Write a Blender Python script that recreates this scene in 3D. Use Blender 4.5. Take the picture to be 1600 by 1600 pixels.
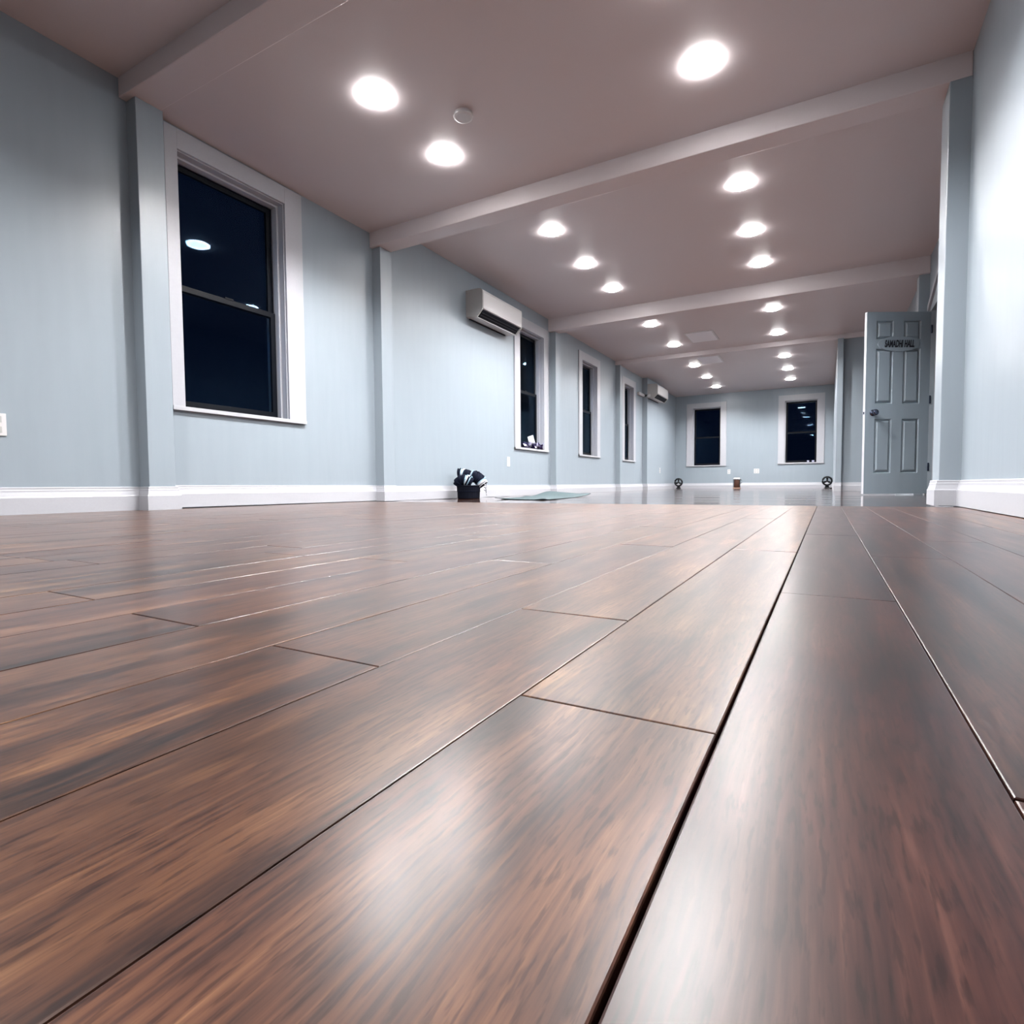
import bpy, bmesh, math, random
from mathutils import Vector, Matrix

# ------------------------------------------------------------------ scene, camera, world, exposure
H = 0.137                     # metres per modelling unit (one unit = the camera's height above the floor)
scene = bpy.context.scene
for o in list(bpy.data.objects):
    bpy.data.objects.remove(o)
COL = scene.collection
random.seed(7)

cam_data = bpy.data.cameras.new('camera')
cam = bpy.data.objects.new('camera', cam_data)
COL.objects.link(cam)
cam_data.sensor_width = 36.0
cam_data.lens = 877.4 / 1600.0 * 36.0
cam_data.clip_start = 0.01
cam_r = Vector((0.872395, 0.488750, -0.007092))
cam_u = Vector((-0.016539, 0.044016, 0.998894))
cam_f = Vector((-0.488521, 0.871313, -0.046483))
m3 = Matrix((cam_r, cam_u, -cam_f)).transposed()
cam.matrix_world = Matrix.Translation((0, 0, H)) @ m3.to_4x4()
scene.camera = cam

world = bpy.data.worlds.new('night')
scene.world = world
world.use_nodes = True
wbg = world.node_tree.nodes['Background']
wbg.inputs['Color'].default_value = (0.06, 0.17, 0.6, 1)
wbg.inputs['Strength'].default_value = 0.014

scene.view_settings.view_transform = 'Standard'
scene.view_settings.look = 'None'
scene.view_settings.gamma = 1.0
scene.view_settings.use_curve_mapping = False
scene.view_settings.exposure = -0.14
scene.cycles.max_bounces = 6
scene.cycles.diffuse_bounces = 3
scene.cycles.glossy_bounces = 3

LAMP_STRENGTH = 6200.0
HALO_RING_STRENGTH = 120.0
LAMP_COLOR = (1.0, 0.97, 0.96, 1)

# ------------------------------------------------------------------ materials
def new_mat(name):
    m = bpy.data.materials.new(name)
    m.use_nodes = True
    nt = m.node_tree
    return m, nt, nt.nodes['Principled BSDF']

def N(nt, typ, **kw):
    n = nt.nodes.new(typ)
    for k, v in kw.items():
        setattr(n, k, v)
    return n

def plain(name, col, rough=0.5, spec=0.5, metal=0.0, bump=0.0, bscale=120.0, var=0.04):
    m, nt, b = new_mat(name)
    tc = N(nt, 'ShaderNodeTexCoord')
    nz = N(nt, 'ShaderNodeTexNoise')
    nz.inputs['Scale'].default_value = bscale
    nz.inputs['Detail'].default_value = 3
    nt.links.new(tc.outputs['Object'], nz.inputs['Vector'])
    mx = N(nt, 'ShaderNodeMix', data_type='RGBA')
    mx.inputs[6].default_value = tuple(c * (1 - var) for c in col) + (1,)
    mx.inputs[7].default_value = tuple(min(1, c * (1 + var)) for c in col) + (1,)
    nt.links.new(nz.outputs['Fac'], mx.inputs[0])
    nt.links.new(mx.outputs[2], b.inputs['Base Color'])
    b.inputs['Roughness'].default_value = rough
    b.inputs['Specular IOR Level'].default_value = spec
    b.inputs['Metallic'].default_value = metal
    if bump > 0:
        bp = N(nt, 'ShaderNodeBump')
        bp.inputs['Strength'].default_value = bump
        bp.inputs['Distance'].default_value = 0.002
        nt.links.new(nz.outputs['Fac'], bp.inputs['Height'])
        nt.links.new(bp.outputs['Normal'], b.inputs['Normal'])
    return m

def wall_paint(name, col, rough):
    m, nt, b = new_mat(name)
    tc = N(nt, 'ShaderNodeTexCoord')
    mp = N(nt, 'ShaderNodeMapping')
    mp.inputs['Scale'].default_value = (9, 9, 1.1)
    nt.links.new(tc.outputs['Object'], mp.inputs['Vector'])
    n1 = N(nt, 'ShaderNodeTexNoise')
    n1.inputs['Scale'].default_value = 1.6
    n1.inputs['Detail'].default_value = 4
    nt.links.new(mp.outputs['Vector'], n1.inputs['Vector'])
    n2 = N(nt, 'ShaderNodeTexNoise')
    n2.inputs['Scale'].default_value = 260
    n2.inputs['Detail'].default_value = 2
    nt.links.new(tc.outputs['Object'], n2.inputs['Vector'])
    mx = N(nt, 'ShaderNodeMix', data_type='RGBA')
    mx.inputs[6].default_value = tuple(c * 0.95 for c in col) + (1,)
    mx.inputs[7].default_value = tuple(c * 1.05 for c in col) + (1,)
    nt.links.new(n1.outputs['Fac'], mx.inputs[0])
    nt.links.new(mx.outputs[2], b.inputs['Base Color'])
    b.inputs['Roughness'].default_value = rough
    ad = N(nt, 'ShaderNodeMath', operation='MULTIPLY_ADD')
    ad.inputs[1].default_value = 0.12
    nt.links.new(n2.outputs['Fac'], ad.inputs[0])
    nt.links.new(n1.outputs['Fac'], ad.inputs[2])
    bp = N(nt, 'ShaderNodeBump')
    bp.inputs['Strength'].default_value = 0.25
    bp.inputs['Distance'].default_value = 0.003
    nt.links.new(ad.outputs[0], bp.inputs['Height'])
    nt.links.new(bp.outputs['Normal'], b.inputs['Normal'])
    return m

def wood(name, rough_lo, rough_hi, strips=False, spec=0.5, coat=0.16):
    m, nt, b = new_mat(name)
    L = nt.links
    tc = N(nt, 'ShaderNodeTexCoord')
    oi = N(nt, 'ShaderNodeObjectInfo')
    # shift the grain on every plank
    off = N(nt, 'ShaderNodeCombineXYZ')
    k1 = N(nt, 'ShaderNodeMath', operation='MULTIPLY'); k1.inputs[1].default_value = 37.0
    k2 = N(nt, 'ShaderNodeMath', operation='MULTIPLY'); k2.inputs[1].default_value = 91.0
    L.new(oi.outputs['Random'], k1.inputs[0]); L.new(oi.outputs['Random'], k2.inputs[0])
    L.new(k1.outputs[0], off.inputs['X']); L.new(k2.outputs[0], off.inputs['Y'])
    va = N(nt, 'ShaderNodeVectorMath', operation='ADD')
    L.new(tc.outputs['Object'], va.inputs[0]); L.new(off.outputs[0], va.inputs[1])
    # gentle waviness of the fibres
    wv = N(nt, 'ShaderNodeTexNoise'); wv.inputs['Scale'].default_value = 5.0; wv.inputs['Detail'].default_value = 2
    L.new(va.outputs[0], wv.inputs['Vector'])
    wsub = N(nt, 'ShaderNodeVectorMath', operation='MULTIPLY_ADD')
    wsub.inputs[1].default_value = (0.014, 0.0, 0.0)
    L.new(wv.outputs['Color'], wsub.inputs[0]); L.new(va.outputs[0], wsub.inputs[2])
    def streak(sx, sy, scale, detail, dist=0.0):
        mp = N(nt, 'ShaderNodeMapping'); mp.inputs['Scale'].default_value = (sx, sy, 1)
        L.new(wsub.outputs[0], mp.inputs['Vector'])
        n = N(nt, 'ShaderNodeTexNoise'); n.inputs['Scale'].default_value = scale
        n.inputs['Detail'].default_value = detail; n.inputs['Distortion'].default_value = dist
        L.new(mp.outputs[0], n.inputs['Vector'])
        return n
    broad = streak(16, 1.6, 2.0, 6, 0.3)       # bands of tone along the plank
    fine = streak(300, 15, 1.0, 5, 0.2)         # fine fibres
    ticks = streak(170, 22, 2.2, 3, 0.0)        # short dark pores
    blot = streak(5, 2.2, 2.2, 4, 0.6)         # big darker smudges
    r1 = N(nt, 'ShaderNodeValToRGB')
    e = r1.color_ramp.elements
    e[0].position = 0.36; e[0].color = (0.0125, 0.0063, 0.0058, 1)
    e[1].position = 0.70; e[1].color = (0.195, 0.104, 0.048, 1)
    for p, c in ((0.44, (0.0360, 0.0160, 0.0105, 1)), (0.52, (0.0670, 0.0285, 0.0155, 1)), (0.60, (0.105, 0.0480, 0.0235, 1))):
        q = e.new(p); q.color = c
    mixf = N(nt, 'ShaderNodeMath', operation='MULTIPLY_ADD'); mixf.inputs[1].default_value = 0.42
    L.new(fine.outputs['Fac'], mixf.inputs[0])
    sc2 = N(nt, 'ShaderNodeMath', operation='MULTIPLY'); sc2.inputs[1].default_value = 0.62
    L.new(broad.outputs['Fac'], sc2.inputs[0]); L.new(sc2.outputs[0], mixf.inputs[2])
    L.new(mixf.outputs[0], r1.inputs['Fac'])
    # dark smudges
    r2 = N(nt, 'ShaderNodeValToRGB')
    r2.color_ramp.elements[0].position = 0.30; r2.color_ramp.elements[0].color = (0.52, 0.47, 0.48, 1)
    r2.color_ramp.elements[1].position = 0.50; r2.color_ramp.elements[1].color = (1, 1, 1, 1)
    L.new(blot.outputs['Fac'], r2.inputs['Fac'])
    r3 = N(nt, 'ShaderNodeValToRGB')
    r3.color_ramp.elements[0].position = 0.36; r3.color_ramp.elements[0].color = (0.50, 0.45, 0.47, 1)
    r3.color_ramp.elements[1].position = 0.47; r3.color_ramp.elements[1].color = (1, 1, 1, 1)
    L.new(ticks.outputs['Fac'], r3.inputs['Fac'])
    m1 = N(nt, 'ShaderNodeMix', data_type='RGBA', blend_type='MULTIPLY'); m1.inputs[0].default_value = 1
    L.new(r1.outputs['Color'], m1.inputs[6]); L.new(r2.outputs['Color'], m1.inputs[7])
    m2 = N(nt, 'ShaderNodeMix', data_type='RGBA', blend_type='MULTIPLY'); m2.inputs[0].default_value = 1
    L.new(m1.outputs[2], m2.inputs[6]); L.new(r3.outputs['Color'], m2.inputs[7])
    m3_ = N(nt, 'ShaderNodeMix', data_type='RGBA', blend_type='MULTIPLY'); m3_.inputs[0].default_value = 1
    L.new(m2.outputs[2], m3_.inputs[6]); L.new(oi.outputs['Color'], m3_.inputs[7])
    out_col = m3_.outputs[2]
    if strips:      # beyond the planks one can tell apart: board tones from a brick pattern
        mpb = N(nt, 'ShaderNodeMapping')
        mpb.inputs['Rotation'].default_value = (0, 0, math.pi / 2)
        L.new(tc.outputs['Object'], mpb.inputs['Vector'])
        br = N(nt, 'ShaderNodeTexBrick')
        br.inputs['Scale'].default_value = 1.0
        br.inputs['Brick Width'].default_value = 0.94
        br.inputs['Row Height'].default_value = 0.123
        br.inputs['Mortar Size'].default_value = 0.0012
        br.inputs['Color1'].default_value = (0.75, 0.72, 0.72, 1)
        br.inputs['Color2'].default_value = (1.1, 1.1, 1.1, 1)
        br.inputs['Mortar'].default_value = (0.2, 0.18, 0.18, 1)
        L.new(mpb.outputs[0], br.inputs['Vector'])
        m4 = N(nt, 'ShaderNodeMix', data_type='RGBA', blend_type='MULTIPLY'); m4.inputs[0].default_value = 1
        L.new(out_col, m4.inputs[6]); L.new(br.outputs['Color'], m4.inputs[7])
        out_col = m4.outputs[2]
    L.new(out_col, b.inputs['Base Color'])
    rr = N(nt, 'ShaderNodeMapRange')
    rr.inputs['To Min'].default_value = rough_hi; rr.inputs['To Max'].default_value = rough_lo
    L.new(broad.outputs['Fac'], rr.inputs['Value'])
    L.new(rr.outputs[0], b.inputs['Roughness'])
    b.inputs['Specular IOR Level'].default_value = spec
    b.inputs['Coat Weight'].default_value = 1.0; b.inputs['Coat Roughness'].default_value = coat; b.inputs['Coat IOR'].default_value = 1.255
    bp = N(nt, 'ShaderNodeBump'); bp.inputs['Strength'].default_value = 0.06; bp.inputs['Distance'].default_value = 0.0004
    hsum = N(nt, 'ShaderNodeMath', operation='MULTIPLY_ADD'); hsum.inputs[1].default_value = 0.5
    L.new(ticks.outputs['Fac'], hsum.inputs[0]); L.new(fine.outputs['Fac'], hsum.inputs[2])
    L.new(fine.outputs['Fac'], bp.inputs['Height'])
    L.new(bp.outputs['Normal'], b.inputs['Normal'])
    return m

def emit(name, col, strength):
    m, nt, b = new_mat(name)
    b.inputs['Base Color'].default_value = (0.9, 0.9, 0.9, 1)
    b.inputs['Emission Color'].default_value = col
    b.inputs['Emission Strength'].default_value = strength
    return m

def glass_pane(name):
    m, nt, b = new_mat(name)
    nt.nodes.remove(b)
    out = nt.nodes['Material Output']
    tr = N(nt, 'ShaderNodeBsdfTransparent'); tr.inputs['Color'].default_value = (0.80, 0.88, 0.94, 1)
    gl = N(nt, 'ShaderNodeBsdfGlossy'); gl.inputs['Roughness'].default_value = 0.015
    gl.inputs['Color'].default_value = (0.45, 0.7, 1.0, 1)
    fr = N(nt, 'ShaderNodeFresnel'); fr.inputs['IOR'].default_value = 1.22
    mx = N(nt, 'ShaderNodeMixShader')
    nt.links.new(fr.outputs[0], mx.inputs[0])
    nt.links.new(tr.outputs[0], mx.inputs[1]); nt.links.new(gl.outputs[0], mx.inputs[2])
    nt.links.new(mx.outputs[0], out.inputs['Surface'])
    return m

M = dict(
    wall=wall_paint('pale_blue_wall_paint', (0.222, 0.264, 0.299), 0.37),
    ceiling=plain('ceiling_paint', (0.51, 0.465, 0.475), 0.42, 0.5, bump=0.15, bscale=200),
    trim=plain('white_trim_paint', (0.345, 0.355, 0.385), 0.36, 0.5, bump=0.05, bscale=80),
    wood=wood('bamboo_plank', 0.34, 0.46, coat=0.29, spec=0.05),
    wood_far=wood('bamboo_floor_far', 0.16, 0.26, strips=True, coat=0.10, spec=0.1),
    sub=plain('subfloor', (0.02, 0.014, 0.013), 0.9, 0.1),
    lamp=emit('lamp_diffuser', LAMP_COLOR, LAMP_STRENGTH),
    halo_ring=emit('lamp_halo_ring', LAMP_COLOR, HALO_RING_STRENGTH),  # ring made to glow so the ceiling around each lamp shows a halo
    can=emit('lamp_can_glow', LAMP_COLOR, 60.0),  # can wall given its own glow, so mirrored lamps read as full discs
    glass=glass_pane('window_glass'),
    vinyl=plain('black_window_vinyl', (0.0015, 0.0025, 0.005), 0.5, 0.12),
    plastic=plain('white_plastic', (0.52, 0.52, 0.53), 0.34),
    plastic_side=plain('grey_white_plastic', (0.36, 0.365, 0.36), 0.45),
    slot=plain('dark_vent', (0.002, 0.003, 0.007), 0.6, 0.15),
    louver=plain('louver_grey', (0.03, 0.035, 0.045), 0.5, 0.2),
    chrome=plain('dark_chrome', (0.10, 0.12, 0.18), 0.14, 0.5, metal=1.0),
    black=plain('black_plastic', (0.002, 0.003, 0.005), 0.4, 0.2),
    ink=plain('black_lettering', (0.006, 0.008, 0.014), 0.5),
    door=wall_paint('pale_blue_door_paint', (0.27, 0.335, 0.385), 0.42),
    basket=plain('navy_basket', (0.0020, 0.0030, 0.0075), 0.8, 0.1, bump=0.6, bscale=140),
    navy=plain('navy_wool', (0.0028, 0.0045, 0.0115), 0.9, 0.1, bump=0.6, bscale=300),
    ltblue=plain('light_blue_wool', (0.20, 0.30, 0.38), 0.9, 0.2, bump=0.6, bscale=300),
    whitewool=plain('white_wool', (0.45, 0.46, 0.50), 0.9, 0.2, bump=0.6, bscale=300),
    mat=plain('grey_green_mat', (0.040, 0.062, 0.068), 0.75, 0.3, bump=0.5, bscale=500),
    matdark=plain('mat_underside', (0.012, 0.02, 0.03), 0.8, 0.2),
    crystal=plain('violet_crystal', (0.012, 0.009, 0.035), 0.15, 0.5, var=0.6, bscale=60),
    crystal_l=plain('pale_crystal', (0.30, 0.30, 0.42), 0.10, 0.6, var=0.2, bscale=60),
    card=plain('white_card', (0.52, 0.54, 0.54), 0.6),
    amber=plain('amber_glass', (0.05, 0.02, 0.013), 0.2, 0.4, var=0.5, bscale=40),
    terra=plain('terracotta', (0.24, 0.14, 0.10), 0.6),
    wire=plain('bright_wire', (0.7, 0.7, 0.72), 0.3, metal=0.6),
    pale_panel=plain('ceiling_panel_white', (0.75, 0.77, 0.82), 0.35),
)

# ------------------------------------------------------------------ mesh helpers (coordinates in units, scaled by H)
def link(name, bm, mat, parent=None, smooth=False, mats=None):
    me = bpy.data.meshes.new(name)
    bmesh.ops.recalc_face_normals(bm, faces=bm.faces)
    bm.to_mesh(me); bm.free()
    for mm in (mats or [mat]):
        me.materials.append(mm)
    if smooth:
        for p in me.polygons:
            p.use_smooth = True
    o = bpy.data.objects.new(name, me)
    COL.objects.link(o)
    if parent is not None:
        o.parent = parent
        o.matrix_parent_inverse = Matrix.Translation(-parent.location) if parent.type == 'EMPTY' and parent.parent is None else Matrix()
    return o

def empty(name, loc=(0, 0, 0)):
    o = bpy.data.objects.new(name, None)
    o.empty_display_size = 0.05
    o.location = Vector(loc) * H
    COL.objects.link(o)
    return o

def tag(o, label, cat=None, group=None, kind=None):
    o['label'] = label
    if cat: o['category'] = cat
    if group: o['group'] = group
    if kind: o['kind'] = kind
    return o

def quad(bm, pts, mi=0):
    vs = [bm.verts.new(Vector(p) * H) for p in pts]
    f = bm.faces.new(vs); f.material_index = mi
    return f

def box(bm, a, b, bevel=0.0, fn=None):
    x0, y0, z0 = a; x1, y1, z1 = b
    co = [(x0, y0, z0), (x1, y0, z0), (x1, y1, z0), (x0, y1, z0), (x0, y0, z1), (x1, y0, z1), (x1, y1, z1), (x0, y1, z1)]
    if fn: co = [fn(*c) for c in co]
    vs = [bm.verts.new(Vector(c) * H) for c in co]
    fs = [bm.faces.new([vs[i] for i in f]) for f in ((0, 3, 2, 1), (4, 5, 6, 7), (0, 1, 5, 4), (1, 2, 6, 5), (2, 3, 7, 6), (3, 0, 4, 7))]
    if bevel > 0:
        es = list({e for f in fs for e in f.edges})
        bmesh.ops.bevel(bm, geom=es, offset=bevel * H, segments=2, affect='EDGES', profile=0.6)
    return vs

def bbox(name, a, b, mat, parent=None, bevel=0.0, fn=None):
    bm = bmesh.new(); box(bm, a, b, bevel, fn)
    return link(name, bm, mat, parent)

def prism(bm, prof, fn, t0, t1, nseg=1):
    """extrude a closed 2D profile; fn(p, q, t) -> point"""
    rings = []
    for i in range(nseg + 1):
        t = t0 + (t1 - t0) * i / nseg
        rings.append([bm.verts.new(Vector(fn(p, q, t)) * H) for p, q in prof])
    n = len(prof)
    for r0, r1 in zip(rings, rings[1:]):
        for i in range(n):
            bm.faces.new((r0[i], r0[(i + 1) % n], r1[(i + 1) % n], r1[i]))
    bm.faces.new(rings[0][::-1]); bm.faces.new(rings[-1])

def lathe(bm, prof, center=(0, 0, 0), seg=24, cap=True, axis='Z'):
    rings = []
    for r, z in prof:
        ring = []
        for i in range(seg):
            a = 2 * math.pi * i / seg
            if axis == 'Z': p = (center[0] + r * math.cos(a), center[1] + r * math.sin(a), center[2] + z)
            elif axis == 'Y': p = (center[0] + r * math.cos(a), center[1] + z, center[2] + r * math.sin(a))
            else: p = (center[0] + z, center[1] + r * math.cos(a), center[2] + r * math.sin(a))
            ring.append(bm.verts.new(Vector(p) * H))
        rings.append(ring)
    for r0, r1 in zip(rings, rings[1:]):
        for i in range(seg):
            bm.faces.new((r0[i], r0[(i + 1) % seg], r1[(i + 1) % seg], r1[i]))
    if cap:
        bm.faces.new(rings[0][::-1]); bm.faces.new(rings[-1])

def tube(bm, pts, radii, seg=10, mi=None):
    pts = [Vector(p) for p in pts]
    rings = []
    up = Vector((0, 0, 1))
    for i, p in enumerate(pts):
        d = (pts[min(i + 1, len(pts) - 1)] - pts[max(i - 1, 0)]).normalized()
        s = d.cross(up)
        if s.length < 1e-3: s = d.cross(Vector((1, 0, 0)))
        s.normalize(); t = s.cross(d).normalized()
        r = radii[i] if isinstance(radii, (list, tuple)) else radii
        rings.append([bm.verts.new((p + (s * math.cos(2 * math.pi * k / seg) + t * math.sin(2 * math.pi * k / seg)) * r) * H) for k in range(seg)])
    for i, (a, b_) in enumerate(zip(rings, rings[1:])):
        for k in range(seg):
            f = bm.faces.new((a[k], a[(k + 1) % seg], b_[(k + 1) % seg], b_[k]))
            if mi: f.material_index = mi[i % len(mi)]
    bm.faces.new(rings[0][::-1]); bm.faces.new(rings[-1])

# ------------------------------------------------------------------ main dimensions (units)
XL, XR, XR2, XN = -27.83, 4.9, 7.2, 0.9       # left wall, near right wall, right wall beyond, right wall of the narrow end
YB, Y0 = 119.84, -20.0                        # end wall, wall behind the camera
COLW = 0.75                                   # how far the pilasters stand off the wall
CREST = 28.9                                  # where the near floor meets the older floor beyond
def zfar(y):                                  # the floor beyond is not quite level
    pts = [(CREST, -0.05), (45, -0.04), (81, 0.06), (YB, 0.20)]
    if y <= pts[0][0]: return 0.0
    for (a, za), (b, zb) in zip(pts, pts[1:]):
        if y <= b: return za + (zb - za) * (y - a) / (b - a)
    return pts[-1][1]

def struct(o, label):
    return tag(o, label, kind='structure')

# ------------------------------------------------------------------ floor
bm = bmesh.new()
box(bm, (XL - 1, Y0, -0.6), (XR2 + 5, CREST + 0.4, -0.10))
floor = link('floor', bm, M['sub'])
struct(floor, 'reddish brown plank floor running the length of the hall')

PW, PL, P0 = 0.8985, 6.87, -0.3675
plank_mesh = {}
def plank(x0, y0, y1, gap0, gap1, tone):
    w = PW - gap0 - gap1; l = y1 - y0 - 0.010
    key = (round(w, 3), round(l, 3))
    if key not in plank_mesh:
        bm = bmesh.new()
        b = 0.0075
        hw, hl = w / 2, l / 2
        box(bm, (-hw, -hl, -0.12), (hw, hl, 0.0))
        top = [e for e in bm.edges if all(v.co.z > -1e-6 for v in e.verts)]
        bmesh.ops.bevel(bm, geom=top, offset=b * H, segments=2, affect='EDGES', profile=0.5)
        me = bpy.data.meshes.new('plank'); bmesh.ops.recalc_face_normals(bm, faces=bm.faces)
        bm.to_mesh(me); bm.free(); me.materials.append(M['wood'])
        plank_mesh[key] = me
    o = bpy.data.objects.new('plank', plank_mesh[key])
    COL.objects.link(o)
    o.parent = floor
    o.location = ((x0 + gap0 + w / 2) * H, (y0 + y1) / 2 * H, random.uniform(-0.0035, 0.0) * H)
    o.rotation_euler = (0, random.uniform(-0.0012, 0.0012), 0)
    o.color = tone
    return o

joint = {0: 5.7, -1: 2.33, -2: 4.0, -3: 2.33, -4: 6.5, -5: 2.4, 1: 2.29}
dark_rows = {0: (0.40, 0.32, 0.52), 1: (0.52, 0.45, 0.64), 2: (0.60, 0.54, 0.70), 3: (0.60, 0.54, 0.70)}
k0 = math.floor((XL - P0) / PW); k1 = math.ceil((XR - P0) / PW)
rng = random.Random(21)
for k in range(k0, k1):
    x0 = P0 + k * PW
    j = joint.get(k, rng.uniform(0, PL))
    y = j - PL * math.ceil((j + 4.0) / PL)
    g0 = 0.010 if k == 0 else 0.0025
    g1 = 0.0025
    while y < CREST - 0.01:
        ya, yb = max(y, -6.0), min(y + PL, CREST)
        if yb - ya > 0.05:
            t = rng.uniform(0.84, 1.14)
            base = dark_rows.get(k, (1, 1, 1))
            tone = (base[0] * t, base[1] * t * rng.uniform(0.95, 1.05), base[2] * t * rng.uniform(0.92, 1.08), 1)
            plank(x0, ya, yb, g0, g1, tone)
        y += PL

bm = bmesh.new()
quadx = (XL - 1, XR2 + 5)
def wave(x, y):
    f = min(1.0, (y - CREST) / 4.0)
    return f * (0.011 * math.sin(y * 0.83 + 0.06 * x) + 0.008 * math.sin(y * 1.9 + 0.21 * x + 1.3) + 0.006 * math.sin(0.37 * y - 0.15 * x))
NY, NX = 150, 24
grid = []
for i in range(NY + 1):
    y = CREST + (YB + 1 - CREST) * i / NY
    z = -0.05 if i == 0 else zfar(y)
    grid.append([bm.verts.new(Vector((quadx[0] + (quadx[1] - quadx[0]) * k / NX, y, z + wave(quadx[0] + (quadx[1] - quadx[0]) * k / NX, y))) * H) for k in range(NX + 1)])
for i in range(NY):
    for k in range(NX):
        bm.faces.new((grid[i][k], grid[i][k + 1], grid[i + 1][k + 1], grid[i + 1][k]))
quad(bm, [(quadx[0], CREST, -0.05), (quadx[0], CREST, -0.55), (quadx[1], CREST, -0.55), (quadx[1], CREST, -0.05)])
bmesh.ops.remove_doubles(bm, verts=bm.verts, dist=1e-5)
ff = link('floor', bm, M['wood_far'], None, True)
ff.color = (0.8, 0.74, 0.74, 1)
struct(ff, 'glossier brown floor stretching to the far end wall')
bm = bmesh.new()
box(bm, (XL - 1, Y0, -0.1), (XR2 + 5, -6.0, 0.0))
fb = link('floor', bm, M['wood_far']); fb.color = (0.8, 0.74, 0.74, 1)
struct(fb, 'brown floor behind the viewpoint')

# ------------------------------------------------------------------ walls with real openings
def wall_with_openings(name, fn, u0, u1, v0, v1, thick, holes, label):
    us = sorted({u0, u1} | {h[0] for h in holes} | {h[1] for h in holes})
    vs = sorted({v0, v1} | {h[2] for h in holes} | {h[3] for h in holes})
    bm = bmesh.new()
    def solid(i, j):
        if i < 0 or j < 0 or i >= len(us) - 1 or j >= len(vs) - 1: return False
        cu, cv = (us[i] + us[i + 1]) / 2, (vs[j] + vs[j + 1]) / 2
        return not any(h[0] < cu < h[1] and h[2] < cv < h[3] for h in holes)
    for i in range(len(us) - 1):
        for j in range(len(vs) - 1):
            if not solid(i, j): continue
            a, b_, c, d = us[i], us[i + 1], vs[j], vs[j + 1]
            quad(bm, [fn(a, c, 0), fn(b_, c, 0), fn(b_, d, 0), fn(a, d, 0)])
            quad(bm, [fn(a, c, -thick), fn(a, d, -thick), fn(b_, d, -thick), fn(b_, c, -thick)])
            for (di, dj, p, q) in ((-1, 0, (a, c), (a, d)), (1, 0, (b_, c), (b_, d)), (0, -1, (a, c), (b_, c)), (0, 1, (a, d), (b_, d))):
                if not solid(i + di, j + dj):
                    quad(bm, [fn(p[0], p[1], 0), fn(q[0], q[1], 0), fn(q[0], q[1], -thick), fn(p[0], p[1], -thick)])
    bmesh.ops.remove_doubles(bm, verts=bm.verts, dist=1e-5)
    return struct(link(name, bm, M['wall']), label)

fL = lambda u, v, d: (XL + d, u, v)
fB = lambda u, v, d: (u, YB - d, v)
fR2 = lambda u, v, d: (XR2 - d, u, v)

# window: casing outer extent u0..u1, v0..v1; trim widths left, right, top, bottom
WL = [  # left wall, near to far
    (15.90, 23.90, 4.82, 18.38, 0.62, 1.20, 0.95, 0.2),
    (50.20, 58.06, 4.78, 18.40, 1.15, 1.15, 1.05, 0.2),
    (67.10, 74.75, 4.80, 18.20, 1.15, 1.15, 1.05, 0.2),
    (84.50, 91.35, 4.78, 17.85, 1.10, 1.10, 1.05, 0.2)]
WB = [(-25.55, -17.78, 4.72, 17.58, 1.25, 1.05, 1.0, 0.2),
      (-8.36, -0.55, 4.80, 17.86, 1.12, 1.10, 1.08, 0.25)]
def hole(w): return (w[0] + w[4], w[1] - w[5], w[2] + w[7], w[3] - w[6])
wall_with_openings('wall_left', fL, Y0, YB, -0.5, 20.6, 1.7, [hole(w) for w in WL], 'long pale blue grey wall with the row of tall windows')
wall_with_openings('wall_back', fB, XL - 1.7, XN + 1.5, -0.5, 20.6, 1.7, [hole(w) for w in WB], 'blue grey end wall with two dark windows')
DOOR_A, DOOR_B, DOOR_T = 51.9, 57.3, 15.05
wall_with_openings('wall_right', fR2, 31.0, 82.0, -0.5, 20.6, 1.2, [(DOOR_A, DOOR_B, -0.5, DOOR_T)], 'blue grey wall holding the doorway, behind the open door')
struct(bbox('wall_right', (XR, Y0, -0.5), (XR2 + 0.6, 31.3, 20.6), M['wall']), 'near pale blue wall at the right edge of the picture')
struct(bbox('wall_return', (XN, 81.5, -0.5), (XR2 + 0.6, 82.7, 20.6), M['wall']), 'blue grey wall facing the room just left of the open door')
struct(bbox('wall_far_right', (XN, 82.6, -0.5), (XN + 1.2, YB, 20.6), M['wall']), 'side wall of the narrow far end beside the right fan')
struct(bbox('wall_front', (XL - 1.7, Y0 - 1.2, -0.5), (XR2, Y0, 20.6), M['wall']), 'wall behind the viewpoint')
# hallway behind the doorway
bm = bmesh.new()
box(bm, (XR2 + 4.5, 46, -0.5), (XR2 + 5, 62, 20)); box(bm, (XR2 + 1.1, 45.6, -0.5), (XR2 + 5, 46, 20))
box(bm, (XR2 + 1.1, 62, -0.5), (XR2 + 5, 62.4, 20)); box(bm, (XR2 + 1.1, 45.6, 19), (XR2 + 5, 62.4, 19.4))
struct(link('wall_hallway', bm, M['wall']), 'unlit hallway wall beyond the doorway')

# ------------------------------------------------------------------ beams and pilasters
BEAMS = [(14.04, 1.45, 18.40, XR), (29.77, 1.35, 17.50, XR), (58.3, 1.4, 18.40, XR2), (81.3, 1.3, 18.85, XR2)]
beam_lab = ['nearest ceiling beam crossing the top left corner', 'long ceiling beam spanning the room above the first air conditioner',
            'third ceiling beam ending above the open door', 'farthest thin ceiling beam before the end room']
for (y, w, z, xr), lab in zip(BEAMS, beam_lab):
    struct(bbox('ceiling_beam', (XL, y, z), (xr, y + w, 20.4), M['ceiling'], bevel=0.05), lab)

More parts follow.
